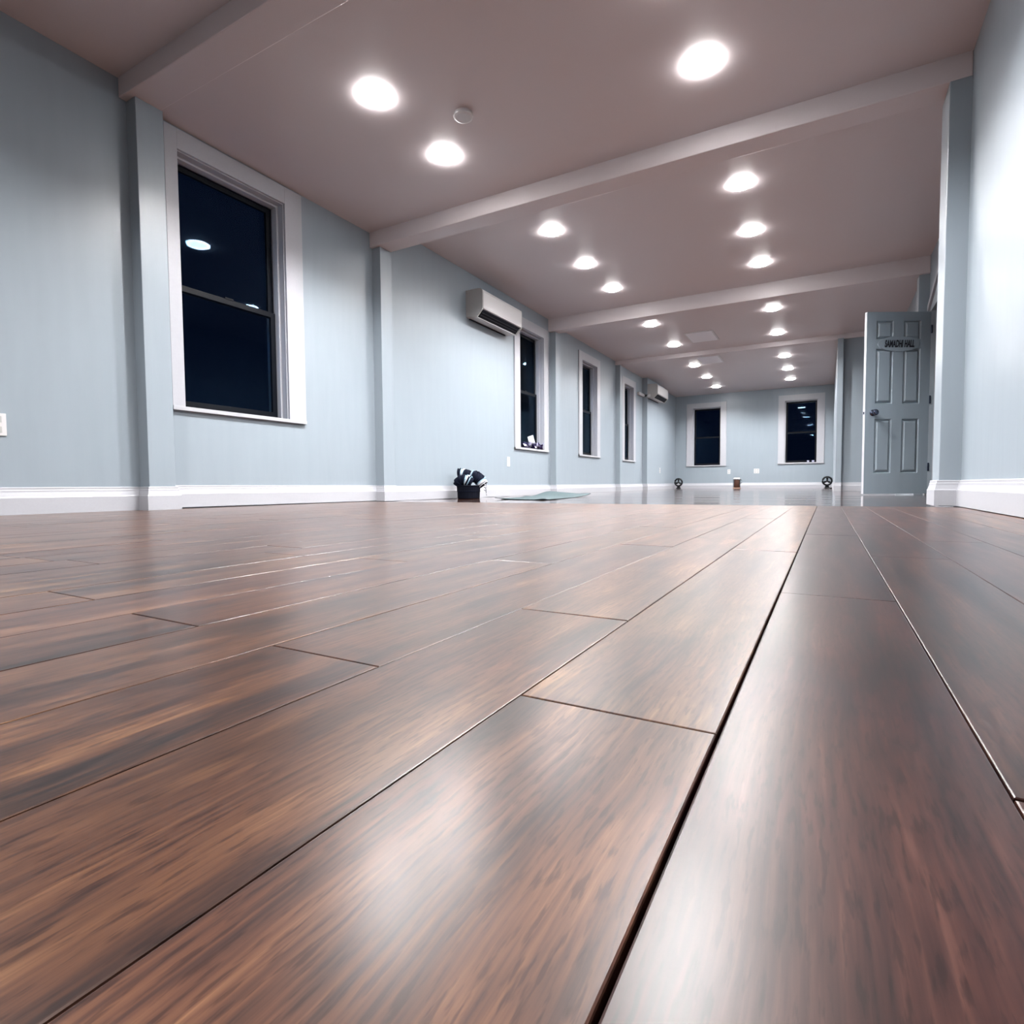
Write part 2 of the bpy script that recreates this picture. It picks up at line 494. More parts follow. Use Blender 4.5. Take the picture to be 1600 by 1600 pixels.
def column(a, b, label):
    return struct(bbox('pilaster', a, b, M['wall'], bevel=0.03), label)
column((XL - .05, 14.35, 0), (XL + COLW, 15.55, 18.42), 'pale pilaster left of the nearest window')
column((XL - .05, 30.0, 0), (XL + COLW, 31.15, 17.52), 'pale pilaster under the long beam on the left wall')
column((XL - .05, 58.7, -0.3), (XL + COLW, 60.0, 18.42), 'narrow pilaster right of the second window')
column((XL - .05, 81.5, -0.3), (XL + COLW, 82.6, 18.87), 'narrow pilaster between third and fourth windows')
column((XL - .05, 95.6, -0.3), (XL + 0.85, 107.3, 20.4), 'wide wall chase carrying the far air conditioner')
column((XR - COLW, 29.77, 0), (XR + .05, 31.5, 17.52), 'white edged pilaster at right in front of the door')
column((XR2 - COLW, 58.55, -0.3), (XR2 + .05, 59.8, 18.42), 'dark pilaster showing just above the open door')
column((XN - 0.02, 80.9, -0.3), (XN + 0.62, 81.6, 18.87), 'corner pilaster of the narrow end left of the door')

# ------------------------------------------------------------------ ceilings per bay, with round holes for the downlights
BAYS = [  # y0, y1, z, lamp positions
    (Y0, 14.7, 19.26, [(x, y) for x in (-17.9, -5.0) for y in (1.5,)]),  # unseen lamp pair added to brighten the nearest left wall
    (14.7, 30.4, 18.50, [(x, y) for x in (-17.94, -4.8) for y in (19.75, 25.0)]),
    (30.4, 59.0, 19.80, [(-18.07, 38.52), (-18.24, 45.65), (-18.23, 52.5), (-5.0, 38.55), (-5.22, 46.0), (-5.26, 52.92)]),
    (59.0, 82.0, 19.45, [(-17.99, 65.11), (-17.95, 76.09), (-5.31, 65.82), (-5.57, 76.6)]),
    (82.0, YB + .1, 19.26, [(-18.05, 89.74), (-18.16, 100.36), (-18.36, 111.07), (-5.57, 89.82), (-5.72, 99.97), (-5.86, 109.88)])]
LR = 0.60
bay_lab = ['ceiling of the nearest bay at top left', 'ceiling of the bay with the smoke detector', 'wide ceiling between the second and third beams',
           'ceiling between the third and fourth beams', 'pale ceiling of the far end room']
lamp_lab = {1: {(0, 0): 'large bright downlight at top left above the nearest window', (0, 1): 'downlight just left below the round smoke detector',
                (1, 0): 'downlight cut by the top edge of the picture', (1, 1): 'large bright downlight at top right before the long beam'}}
ordw = ['nearest', 'middle', 'farthest']
for bi, ((ya, yb, z, lamps), lab) in enumerate(zip(BAYS, bay_lab)):
    bm = bmesh.new()
    edges = []
    xs = (XL - 0.1, XR2 + 0.1)
    cs = [(xs[0], ya), (xs[1], ya), (xs[1], yb), (xs[0], yb)]
    vs = [bm.verts.new(Vector((x, y, z)) * H) for x, y in cs]
    edges += [bm.edges.new((vs[i], vs[(i + 1) % 4])) for i in range(4)]
    for lx, ly in lamps:
        ring = [bm.verts.new(Vector((lx + LR * math.cos(2 * math.pi * i / 24), ly + LR * math.sin(2 * math.pi * i / 24), z)) * H) for i in range(24)]
        edges += [bm.edges.new((ring[i], ring[(i + 1) % 24])) for i in range(24)]
    bmesh.ops.triangle_fill(bm, edges=edges, use_beauty=True)
    c = link('ceiling', bm, M['ceiling'])
    struct(c, lab)
    for li, (lx, ly) in enumerate(lamps):
        side = 0 if lx < -11 else 1
        per = len(lamps) // 2
        idx = li % per
        e = empty('downlight', (lx, ly, z))
        row = ['left', 'right'][side]
        bayname = ['bay above the viewpoint', '', 'bay after the long beam', 'bay after the third beam', 'far end room'][bi]
        if bi in lamp_lab: lb = lamp_lab[bi][(side, idx)]
        else:
            w_ = ordw[idx] if per == 3 else ['nearer', 'farther'][idx] if per == 2 else 'added unseen'
            lb = f'{w_} recessed downlight of the {row} row in the {bayname}'
        tag(e, lb, 'ceiling light', 'recessed ceiling downlights')
        bm = bmesh.new(); lathe(bm, [(LR, 0.0), (LR, 0.21), (0.30, 0.22)], (lx, ly, z), 24, cap=False)
        link('can', bm, M['can'], e, True)
        bm = bmesh.new(); lathe(bm, [(0.25, 0.20), (0.30, 0.24)], (lx, ly, z), 24)
        link('diffuser', bm, M['lamp'], e)
        bm = bmesh.new(); lathe(bm, [(LR - .02, 0.0), (LR - .02, -0.07), (LR + .05, -0.12), (LR + .14, -0.07), (LR + .17, 0.0)], (lx, ly, z), 24, cap=False)
        link('halo_ring', bm, M['halo_ring'], e, True)

# ------------------------------------------------------------------ baseboards
BP = [(0, 0), (0.17, 0), (0.17, 0.66), (0.145, 0.70), (0.10, 0.88), (0.095, 0.95), (0.075, 0.98), (0.075, 1.06), (0.06, 1.08), (0, 1.08)]
def baseboard(name, a, b, nrm, z0, z1, label):
    """a, b: xy ends on the wall face; nrm: xy direction into the room"""
    A, B = Vector((a[0], a[1])), Vector((b[0], b[1])); n_ = Vector(nrm)
    bm = bmesh.new()
    def f(p, q, t):
        c = A.lerp(B, t) + n_ * p
        return (c.x, c.y, q + z0 + (z1 - z0) * t)
    prism(bm, BP, f, 0, 1)
    return struct(link(name, bm, M['trim']), label)
def base_col(name, x, y0, y1, depth, sgn, z, label):
    """wraps a pilaster: face at x, standing depth off the wall, sgn = direction into the room"""
    xw = x - sgn * depth
    bm = bmesh.new()
    t = lambda p: p
    path = lambda p: [(xw, y0 - p), (x + sgn * p, y0 - p), (x + sgn * p, y1 + p), (xw, y1 + p)]
    rings = []
    for p, q in BP:
        rings.append([bm.verts.new(Vector((c[0], c[1], q + z)) * H) for c in path(p)])
    n = len(BP)
    for i in range(n):
        r0, r1 = rings[i], rings[(i + 1) % n]
        for j in range(3):
            bm.faces.new((r0[j], r0[j + 1], r1[j + 1], r1[j]))
    return struct(link(name, bm, M['trim']), label)

baseboard('baseboard_left', (XL, Y0), (XL, 14.35), (1, 0), 0, 0, 'white baseboard of the nearest left wall stretch')
base_col('baseboard_left', XL + COLW, 14.35, 15.55, COLW, 1, 0, 'white baseboard wrapping the nearest pilaster')
baseboard('baseboard_left', (XL, 15.55), (XL, 30.0), (1, 0), 0.06, 0.03, 'white baseboard under the nearest window with a dark gap')
base_col('baseboard_left', XL + COLW, 30.0, 31.15, COLW, 1, 0, 'white baseboard wrapping the pilaster under the long beam')
baseboard('baseboard_left', (XL, 31.15), (XL, 58.7), (1, 0), -0.03, zfar(58.7), 'white baseboard behind the basket and mat')
base_col('baseboard_left', XL + COLW, 58.7, 60.0, COLW, 1, zfar(58), 'white baseboard wrapping the pilaster right of the second window')
baseboard('baseboard_left', (XL, 60.0), (XL, 81.5), (1, 0), zfar(60), zfar(81), 'white baseboard under the third window')
base_col('baseboard_left', XL + COLW, 81.5, 82.6, COLW, 1, zfar(82), 'white baseboard wrapping the pilaster left of the fourth window')
baseboard('baseboard_left', (XL, 82.6), (XL, 95.6), (1, 0), zfar(82), zfar(95), 'white baseboard under the fourth window')
base_col('baseboard_left', XL + 0.85, 95.6, 107.3, 0.85, 1, zfar(101), 'white baseboard wrapping the wide wall chase')
baseboard('baseboard_left', (XL, 107.3), (XL, YB), (1, 0), zfar(107), zfar(YB), 'white baseboard in the far left corner')
baseboard('baseboard_back', (XL, YB), (XN, YB), (0, -1), zfar(YB), zfar(YB), 'white baseboard along the end wall')
baseboard('baseboard_right', (XR, Y0), (XR, 29.77), (-1, 0), 0.02, 0.03, 'tall white baseboard at the right edge of the picture')
base_col('baseboard_right', XR - COLW, 29.77, 31.5, COLW, -1, 0.03, 'white baseboard wrapping the right pilaster in front of the door')
baseboard('baseboard_right', (XR2, 31.5), (XR2, DOOR_A - 1.0), (-1, 0), -0.03, -0.02, 'white baseboard hidden behind the right pilaster')
baseboard('baseboard_return', (XN + .62, 81.5), (XR2, 81.5), (0, -1), zfar(81), zfar(81), 'white baseboard of the wall left of the door')
base_col('baseboard_return', XN, 80.9, 81.6, 0.62, -1, zfar(81), 'white baseboard of the narrow end corner')
baseboard('baseboard_far_right', (XN, 82.6), (XN, YB), (-1, 0), zfar(82), zfar(YB), 'white baseboard beside the right fan')

# ------------------------------------------------------------------ windows
def window(idx, fn, w, label):
    u0, u1, v0, v1, tl, tr, tt, tb = w
    a, b_, c, d = hole(w)
    p = fn((u0 + u1) / 2, v0, 0)
    e = empty(f'window_{idx}', p)
    struct(e, label)
    def wb(name, x, y, mat, bevel=0.0, parent=e):
        o = bbox(name, x, y, mat, parent, bevel, fn)
        return o
    T = 0.14
    wb('casing_board', (u0, v0, -0.02), (a, v1, T), M['trim'], 0.015)
    wb('casing_board', (b_, v0, -0.02), (u1, v1, T), M['trim'], 0.015)
    wb('casing_board', (a, d, -0.02), (b_, v1, T), M['trim'], 0.015)
    wb('sill', (u0, v0, -0.9), (u1, c, T + 0.05), M['trim'], 0.015)
    D = 0.82
    wb('jamb', (a, c, -D - .5), (a + 0.05, d, 0.0), M['trim']); wb('jamb', (b_ - 0.05, c, -D - .5), (b_, d, 0.0), M['trim'])
    wb('jamb', (a, d - 0.05, -D - .5), (b_, d, 0.0), M['trim'])
    s = 0.17
    wb('stop', (a + .05, c, -D), (a + s, d - .05, -0.40), M['trim'], 0.01); wb('stop', (b_ - s, c, -D), (b_ - .05, d - .05, -0.40), M['trim'], 0.01)
    wb('stop', (a + s, d - s, -D), (b_ - s, d - .05, -0.40), M['trim'], 0.01)
    A, B, Cc, Dd = a + s, b_ - s, c, d - s
    mid = (Cc + Dd) / 2 - 0.05
    fr = 0.30
    def sash(v_lo, v_hi, dep, low):
        sh = empty('sash', fn((A + B) / 2, v_lo, dep))
        sh.parent = e; sh.matrix_parent_inverse = Matrix.Translation(-e.location)
        bm = bmesh.new()
        box(bm, (A, v_lo, dep - .16), (A + fr, v_hi, dep), 0, fn); box(bm, (B - fr, v_lo, dep - .16), (B, v_hi, dep), 0, fn)
        box(bm, (A + fr, v_lo, dep - .16), (B - fr, v_lo + (0.42 if low else 0.28), dep), 0, fn)
        box(bm, (A + fr, v_hi - 0.28, dep - .16), (B - fr, v_hi, dep), 0, fn)
        o = link('sash_frame', bm, M['vinyl'])
        o.parent = sh; o.matrix_parent_inverse = Matrix.Translation(-Vector(fn((A + B) / 2, v_lo, dep)) * H)
        o2 = bbox('pane', (A + fr, v_lo + .2, dep - .10), (B - fr, v_hi - .2, dep - .07), M['glass'], None, 0, fn)
        o2.parent = sh; o2.matrix_parent_inverse = Matrix.Translation(-Vector(fn((A + B) / 2, v_lo, dep)) * H)
        if low:
            o3 = bbox('latch', ((A + B) / 2 - .25, v_hi - .02, dep - .12), ((A + B) / 2 + .25, v_hi + .08, dep + .03), M['vinyl'], None, 0.01, fn)
            o3.parent = sh; o3.matrix_parent_inverse = Matrix.Translation(-Vector(fn((A + B) / 2, v_lo, dep)) * H)
    sash(mid - 0.14, Dd, -0.92, False)
    sash(Cc, mid + 0.14, -0.72, True)
    return e
wl_lab = ['large dark sash window in white casing at far left', 'second dark window on the left wall, partly behind the air conditioner',
          'third dark window on the left wall', 'fourth and narrowest looking dark window on the left wall']
for i, w in enumerate(WL): window(i + 1, fL, w, wl_lab[i])
window(5, fB, WB[0], 'left window of the end wall'); window(6, fB, WB[1], 'right window of the end wall with reflected lights')

# ------------------------------------------------------------------ door, casing and lettering
hx, hy = XR2, DOOR_B
fx, fy = 2.64, 54.74
dv = Vector((fx - hx, fy - hy, 0)); DW = dv.length; du = dv.normalized()        # from hinge to free edge
dn = Vector((du.y, -du.x, 0))
if dn.y > 0: dn = -dn                                                            # face towards the viewer
DZ0, DZ1, DT = 0.13, 14.95, 0.28
def fD(u, v, d):      # u from the free edge towards the hinge, v height, d out of the visible face
    p = Vector((fx, fy, 0)) - du * u + dn * d
    return (p.x, p.y, v)
door = empty('door_1', fD(DW, DZ0, -DT / 2))
tag(door, 'open six panel door painted blue grey with hall name lettering', kind='structure')
# slab with recessed fields
cols = [(0.78, 2.18), (3.02, 4.42)]
rows = [(1.85, 6.28), (7.52, 11.98), (12.75, 14.25)]
us = [0, cols[0][0], cols[0][1], cols[1][0], cols[1][1], DW]
vs_ = [DZ0, DZ0 + rows[0][0] - .13, DZ0 + rows[0][1] - .13, rows[1][0], rows[1][1], rows[2][0], rows[2][1], DZ1]
vs_[1], vs_[2] = rows[0]
def field(cu, cv):
    return any(a < cu < b_ for a, b_ in cols) and any(a < cv < b_ for a, b_ in rows)
bm = bmesh.new()
for i in range(len(us) - 1):
    for j in range(len(vs_) - 1):
        a, b_, c, d = us[i], us[i + 1], vs_[j], vs_[j + 1]
        if field((a + b_) / 2, (c + d) / 2):
            r, g = 0.08, 0.15          # sloping sticking down to a recessed floor
            o_ = [(a, c), (b_, c), (b_, d), (a, d)]
            n_ = [(a + r, c + r), (b_ - r, c + r), (b_ - r, d - r), (a + r, d - r)]
            for q in range(4):
                p0, p1, q0, q1 = o_[q], o_[(q + 1) % 4], n_[q], n_[(q + 1) % 4]
                quad(bm, [fD(*p0, 0), fD(*p1, 0), fD(*q1, -g), fD(*q0, -g)])
            quad(bm, [fD(*q, -g) for q in n_])
        else:
            quad(bm, [fD(a, c, 0), fD(b_, c, 0), fD(b_, d, 0), fD(a, d, 0)])
for p, q in (((0, DZ0), (0, DZ1)), ((DW, DZ0), (DW, DZ1)), ((0, DZ0), (DW, DZ0)), ((0, DZ1), (DW, DZ1))):
    quad(bm, [fD(*p, 0), fD(*q, 0), fD(*q, -DT), fD(*p, -DT)])
quad(bm, [fD(0, DZ0, -DT), fD(DW, DZ0, -DT), fD(DW, DZ1, -DT), fD(0, DZ1, -DT)])
bmesh.ops.remove_doubles(bm, verts=bm.verts, dist=1e-5)
link('slab', bm, M['door'], door)
bbox('edge_strip', (-0.015, DZ0, -DT), (0.0, DZ1, -0.01), M['trim'], door, 0, fD)
for (a, b_) in cols:
    for (c, d) in rows:
        bm = bmesh.new()
        i0, i1 = 0.09, 0.26
        o_ = [(a + i0, c + i0), (b_ - i0, c + i0), (b_ - i0, d - i0), (a + i0, d - i0)]
        n_ = [(a + i1, c + i1), (b_ - i1, c + i1), (b_ - i1, d - i1), (a + i1, d - i1)]
        for q in range(4):
            p0, p1, q0, q1 = o_[q], o_[(q + 1) % 4], n_[q], n_[(q + 1) % 4]
            quad(bm, [fD(*p0, -0.148), fD(*p1, -0.148), fD(*q1, -0.005), fD(*q0, -0.005)])
        quad(bm, [fD(*q, -0.005) for q in n_])
        bmesh.ops.remove_doubles(bm, verts=bm.verts, dist=1e-5)
        link('raised_panel', bm, M['door'], door)
# knob with rose and latch
kc = (0.62, 6.78)
bm = bmesh.new()
def knob_ring(bm, prof, seg=20):
    rings = []
    for r, d in prof:
        rings.append([bm.verts.new(Vector(fD(kc[0] + r * math.cos(2 * math.pi * i / seg), kc[1] + r * math.sin(2 * math.pi * i / seg), d)) * H) for i in range(seg)])
    for r0, r1 in zip(rings, rings[1:]):
        for i in range(seg): bm.faces.new((r0[i], r0[(i + 1) % seg], r1[(i + 1) % seg], r1[i]))
    bm.faces.new(rings[-1])
knob_ring(bm, [(0.26, 0.0), (0.26, 0.04), (0.13, 0.07), (0.11, 0.2), (0.2, 0.26), (0.25, 0.34), (0.24, 0.44), (0.16, 0.51), (0.05, 0.53)])
tag(link('knob', bm, M['chrome'], door, True), 'dark shiny round door knob')
bbox('latch', (-0.04, kc[1] - .1, -0.2), (0.0, kc[1] + .1, -0.08), M['chrome'], door, 0, fD)
# oval name plate and lettering
pc = (2.62, 12.36)
bm = bmesh.new()
n = 40
def oval(d, k): return [bm.verts.new(Vector(fD(pc[0] + 1.72 * k * math.cos(2 * math.pi * i / n), pc[1] + 0.62 * k * math.sin(2 * math.pi * i / n), d)) * H) for i in range(n)]
o1, o2, o3 = oval(0.0, 1.0), oval(0.035, 1.0), oval(0.05, 0.97)
for r0, r1 in ((o1, o2), (o2, o3)):
    for i in range(n): bm.faces.new((r0[i], r0[(i + 1) % n], r1[(i + 1) % n], r1[i]))
bm.faces.new(o3)
plate = link('name_plate', bm, M['door'], door)
cu = bpy.data.curves.new('lettering', 'FONT')
cu.body = 'SAMADHI HALL'
cu.size = 0.68 * H; cu.shear = 0.22; cu.offset = 0.022 * H; cu.extrude = 0.012 * H
cu.align_x = 'CENTER'; cu.align_y = 'CENTER'; cu.space_character = 1.02
tmp = bpy.data.objects.new('tmp_text', cu); COL.objects.link(tmp)
bpy.context.view_layer.update()
dg = bpy.context.evaluated_depsgraph_get()
me = bpy.data.meshes.new_from_object(tmp.evaluated_get(dg))
bpy.data.objects.remove(tmp)
wmax = max(v.co.x for v in me.vertices) - min(v.co.x for v in me.vertices)
sx = 2.42 * H / wmax
for v in me.vertices:
    p = Vector(fD(pc[0] + 0.02 + v.co.x * sx / H, pc[1] - 0.02 + v.co.y * 1.15 / H, 0.055 + v.co.z / H)) * H
    v.co = p
me.materials.clear(); me.materials.append(M['ink'])
lt = bpy.data.objects.new('lettering', me); COL.objects.link(lt)
lt.parent = door; lt.matrix_parent_inverse = Matrix.Translation(-door.location)
tag(lt, 'black slanted letters spelling SAMADHI HALL')
# hinges
for hz in (2.0, 7.5, 13.2):
    bm = bmesh.new(); lathe(bm, [(0.06, hz), (0.06, hz + 0.65)], (fD(DW + .03, 0, 0.05)[0], fD(DW + .03, 0, 0.05)[1], 0), 10)
    link('hinge', bm, M['chrome'], door)
# casing of the doorway
struct(bbox('trim_1', (XR2 - .14, DOOR_A - 1.0, 0), (XR2 + .02, DOOR_A, DOOR_T), M['trim'], bevel=0.015), 'white door casing board behind the right pilaster')
struct(bbox('trim_2', (XR2 - .14, DOOR_B + .02, 0), (XR2 + .02, DOOR_B + 1.0, DOOR_T), M['trim'], bevel=0.015), 'white door casing board behind the open door')
bm = bmesh.new()
prism(bm, [(0, 0), (0.16, 0), (0.16, 0.55), (0, 0.55)], lambda p, q, t: (XR2 - p, t, 15.15 + (58.4 - t) * 0.36 + q), 53.0, 58.4)
struct(link('trim_3', bm, M['trim']), 'sloping white trim board above the hinge of the open door')
bm = bmesh.new()
box(bm, (XR2, DOOR_A - .02, 0), (XR2 + 1.2, DOOR_A + .06, DOOR_T)); box(bm, (XR2 + .3, DOOR_B - .06, 0), (XR2 + 1.2, DOOR_B + .02, DOOR_T))
struct(link('trim_4', bm, M['trim']), 'white jamb lining of the doorway')

# ------------------------------------------------------------------ air conditioners
def air_con(y0, xw, z0, label, with_pipe):
    e = empty('air_conditioner', (xw, y0 + 3.6, z0))
    tag(e, label, 'air conditioner', 'wall mounted air conditioners')
    L = 7.2
    def pr(name, prof, a, b_, mat):
        bm = bmesh.new()
        prism(bm, prof, lambda p, q, t: (xw + p, y0 + t, z0 + q), a, b_)
        o = link(name, bm, mat, e)
        return o
    # profile: depth out of the wall, height
    outer = [(0, 0.12), (0.95, 0.0), (1.12, 0.0), (1.66, 0.55), (1.72, 0.75), (1.72, 2.05), (1.66, 2.25), (1.5, 2.36), (1.2, 2.40), (0, 2.40)]
    inner = [(0, 0.16), (0.92, 0.05), (1.0, 0.10), (1.30, 0.62), (1.62, 0.72), (1.66, 2.0), (1.58, 2.2), (1.4, 2.3), (0, 2.34)]
    pr('body', inner, 0.12, L - 0.12, M['plastic'])
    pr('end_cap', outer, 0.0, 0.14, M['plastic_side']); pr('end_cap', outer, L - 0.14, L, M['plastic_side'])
    pr('front_panel', [(1.60, 0.62), (1.71, 0.66), (1.74, 0.8), (1.74, 2.02), (1.68, 2.22), (1.52, 2.34), (1.42, 2.30), (1.6, 2.1)], 0.14, L - 0.14, M['plastic'])
    pr('outlet', [(1.04, 0.06), (1.10, 0.03), (1.60, 0.55), (1.58, 0.60)], 0.3, L - 0.3, M['slot'])
    for q in range(2):
        t = 0.30 + 0.32 * q
        pr('louver', [(1.12 + .5 * t, 0.02 + .52 * t), (1.16 + .5 * t, 0.02 + .52 * t), (1.19 + .5 * t, 0.05 + .52 * t), (1.15 + .5 * t, 0.05 + .52 * t)], 0.32, L - 0.32, M['louver'])
    pr('lower_tray', [(0.0, 0.10), (0.95, -0.03), (1.10, -0.02), (1.12, 0.02), (0.0, 0.16)], 0.14, L - 0.14, M['plastic'])
    pr('mount_plate', [(0.0, 0.0), (0.12, 0.0), (0.12, 2.2), (0.0, 2.2)], 0.5, L - 0.5, M['slot'])
    if with_pipe:
        bm = bmesh.new()
        box(bm, (xw - 0.84, y0 - 3.2, z0 + 0.25), (xw - 0.44, y0 + 0.1, z0 + 0.72), 0.04)
        box(bm, (xw - 0.84, y0 - 0.1, z0 + 0.25), (xw + 0.5, y0 + 0.12, z0 + 0.72), 0.04)
        link('pipe_cover', bm, M['plastic'], e)
    return e
air_con(41.65, XL, 15.68, 'white wall air conditioner left of the second window', False)
air_con(95.7, XL + 0.85, 15.75, 'small looking white air conditioner in the far left corner', True)

# ------------------------------------------------------------------ outlets and switch plates
def outlet(fn, u, v, wid, hgt, label, n=1):
    e = empty('outlet', fn(u, v, 0)); tag(e, label, 'outlet', 'wall outlets')
    bbox('plate', (u - wid / 2, v - hgt / 2, 0), (u + wid / 2, v + hgt / 2, 0.05), M['plastic'], e, 0.015, fn)
    for k in range(n):
        uc = u + (k - (n - 1) / 2) * 0.42
        for s in (-1, 1):
            bbox('socket', (uc - .11, v + s * .2 - .12, 0.045), (uc + .11, v + s * .2 + .12, 0.065), M['plastic_side'], e, 0, fn)
fC = lambda u, v, d: (XL + .85 + d, u, v)
outlet(fL, 9.28, 3.5, 0.52, 0.86, 'white outlet plate cut by the left picture edge')
outlet(fL, 48.95, 3.42, 0.55, 0.95, 'white outlet plate on the left wall above the mat')
outlet(fC, 104.0, 3.65, 0.55, 0.95, 'small white outlet plate below the far air conditioner')
outlet(fB, -17.2, 3.54, 0.55, 0.90, 'narrow white outlet plate on the end wall under the left window')
outlet(fB, -12.1, 3.57, 0.98, 0.90, 'wide double outlet plate in the middle of the end wall', 2)

# ------------------------------------------------------------------ ceiling fittings
e = empty('smoke_detector', (-15.2, 22.7, 18.5)); tag(e, 'flat white round smoke detector between the ceiling lights', 'smoke detector')
bm = bmesh.new(); lathe(bm, [(0.42, 0.0), (0.44, -0.06), (0.42, -0.09)], (-15.2, 22.7, 18.5), 28); link('base', bm, M['ceiling'], e, False)
bm = bmesh.new(); lathe(bm, [(0.44, -0.07), (0.47, -0.13), (0.45, -0.19), (0.36, -0.22)], (-15.2, 22.7, 18.5), 28); link('cover', bm, M['plastic'], e, False)
def ceil_panel(x0, y0, x1, y1, z, label):  # thin pale framed rectangle standing just below the ceiling
    e = empty('ceiling_panel', ((x0 + x1) / 2, (y0 + y1) / 2, z)); tag(e, label, 'ceiling panel', 'pale ceiling panels')
    bbox('frame', (x0, y0, z - .10), (x1, y1, z), M['plastic'], e, 0.03)
    bbox('inner_panel', (x0 + .2, y0 + .2, z - .13), (x1 - .2, y1 - .2, z - .09), M['pale_panel'], e, 0.01)
ceil_panel(-15.6, 71.0, -12.2, 76.0, 19.45, 'pale flat panel in the ceiling before the fourth beam')
ceil_panel(-16.8, 84.0, -13.6, 89.2, 19.26, 'pale flat panel in the far end room ceiling')

# ------------------------------------------------------------------ basket with rolled blankets
bx, by, bz = -26.25, 39.4, -0.045
e = empty('basket', (bx, by, bz)); tag(e, 'dark navy round basket standing against the left baseboard', 'basket')
bm = bmesh.new(); lathe(bm, [(0.90, 0.0), (0.93, 0.05), (0.95, 0.60), (0.95, 0.62)], (bx, by, bz), 32); link('lower_body', bm, M['basket'], e, False)
bm = bmesh.new()
lathe(bm, [(0.95, 0.62), (0.97, 0.64), (1.00, 1.02), (1.04, 1.08), (1.0, 1.12), (0.95, 1.08), (0.90, 0.7)], (bx, by, bz), 32, cap=False); link('upper_body', bm, M['basket'], e, False)
bm = bmesh.new(); lathe(bm, [(0.955, 0.585), (0.985, 0.60), (0.985, 0.655), (0.96, 0.67)], (bx, by, bz), 32, cap=False); link('band', bm, M['navy'], e, False)
right = Vector((0.872, 0.489, 0)); back = Vector((-0.489, 0.872, 0))
def bp_(r, b_, z): 
    p = Vector((bx, by, bz)) + right * r + back * b_
    return (p.x, p.y, p.z + z)
def blanket(path, rad, bands, label, fringe_end):
    e = empty('rolled_blanket', path[0]); tag(e, label, 'blanket', 'blankets in the basket')
    P = [Vector(p) for p in path]
    # resample
    pts = []
    n = 22
    seglen = [(b_ - a).length for a, b_ in zip(P, P[1:])]; tot = sum(seglen)
    for i in range(n):
        t = tot * i / (n - 1); k = 0
        while k < len(seglen) - 1 and t > seglen[k]: t -= seglen[k]; k += 1
        pts.append(P[k].lerp(P[k + 1], min(1, t / seglen[k])))
    for _ in range(3):
        pts = [pts[0]] + [(pts[i - 1] + pts[i] * 2 + pts[i + 1]) / 4 for i in range(1, n - 1)] + [pts[-1]]
    radii = [rad * (1 + 0.10 * math.sin(i * 1.9)) * (0.86 if i in (0, n - 1) else 1) for i in range(n)]
    bm = bmesh.new(); tube(bm, pts, radii, 14, bands)
    link('roll', bm, None, e, True, [M['navy'], M['ltblue'], M['whitewool']])
    bm = bmesh.new(); tube(bm, [p + Vector((0, 0, radii[i] * .55)) + right * radii[i] * .5 for i, p in enumerate(pts[2:-2])], rad * .42, 10, bands[2:])
    link('fold', bm, None, e, True, [M['navy'], M['ltblue'], M['whitewool']])
    end = pts[-1]
    if fringe_end:
        for k in range(9):
            a = 2 * math.pi * k / 9
            s = end + right * 0.05 + (back * math.cos(a) + Vector((0, 0, 1)) * math.sin(a)) * rad * .85
            bm = bmesh.new(); tube(bm, [s, s + right * .16 + Vector((0, 0, -.10)), s + right * .2 + Vector((0, 0, -.42 - .05 * (k % 3)))], [0.035, 0.03, 0.02], 6)
            link('tassel', bm, M['navy'] if k % 2 else M['whitewool'], e)
nv, lb_, wh = 0, 1, 2
blanket([bp_(-0.9, .35, 2.12), bp_(-0.65, .3, 2.14), bp_(-0.2, .25, 2.02), bp_(0.1, .2, 1.8)], 0.42, [nv, nv, nv, nv, nv, lb_, wh, wh, lb_, nv, nv, nv, nv, nv, nv, nv, nv, nv, nv, nv, nv, nv],
        'striped navy blanket roll sticking up at the left of the basket', False)
blanket([bp_(0.2, .1, 1.95), bp_(0.5, .05, 1.86), bp_(0.85, 0, 1.62), bp_(1.25, -.1, 1.12)], 0.47, [wh, lb_, nv, nv, nv, nv, nv, nv, nv, nv, nv, nv, nv, nv, nv, lb_, lb_, wh, wh, nv, wh, nv],
        'navy blanket roll with light stripes and fringe hanging over the right of the basket', True)
blanket([bp_(-0.80, -.25, 1.15), bp_(-0.72, -.4, 1.5), bp_(-0.3, -.5, 1.62), bp_(0.30, -.42, 1.3)], 0.44, [nv, nv, nv, nv, nv, nv, nv, nv, nv, nv, nv, nv, lb_, wh, nv, nv, lb_, nv, nv, nv, nv, nv],
        'dark blanket roll lying in front inside the basket', False)

# ------------------------------------------------------------------ yoga mat
mA, mB, mC = Vector((-22.6, 37.6, 0)), Vector((-17.4, 35.6, 0)), Vector((-19.3, 49.6, 0))
mD = mA + (mC - mB)
def sm(a, b_, x):
    t = max(0, min(1, (x - a) / (b_ - a))); return t * t * (3 - 2 * t)
NS, NT = 40, 16
def mat_pt(s, t, up):
    p = mA.lerp(mB, t).lerp(mD.lerp(mC, t), s)
    z = zfar(p.y) + 0.01 if p.y > CREST else 0
    z += 0.40 * sm(0.55, 0.98, s) * (1 - 0.72 * t)
    z += 0.07 * math.exp(-((s - 0.50) / 0.06) ** 2) * (1 - t)
    z += 0.11 * sm(0.88, 1.0, s) * sm(0.7, 1.0, t)
    z += 0.09 * sm(0.12, 0.0, s) * sm(0.35, 0.0, t)
    z += 0.07 * math.exp(-((s) / 0.05) ** 2) * math.exp(-((t - 1.0) / 0.12) ** 2)
    return (p.x, p.y, z + up)
e = empty('yoga_mat', mat_pt(.5, .5, 0)); tag(e, 'thin grey green exercise mat lying rumpled on the floor', 'mat')
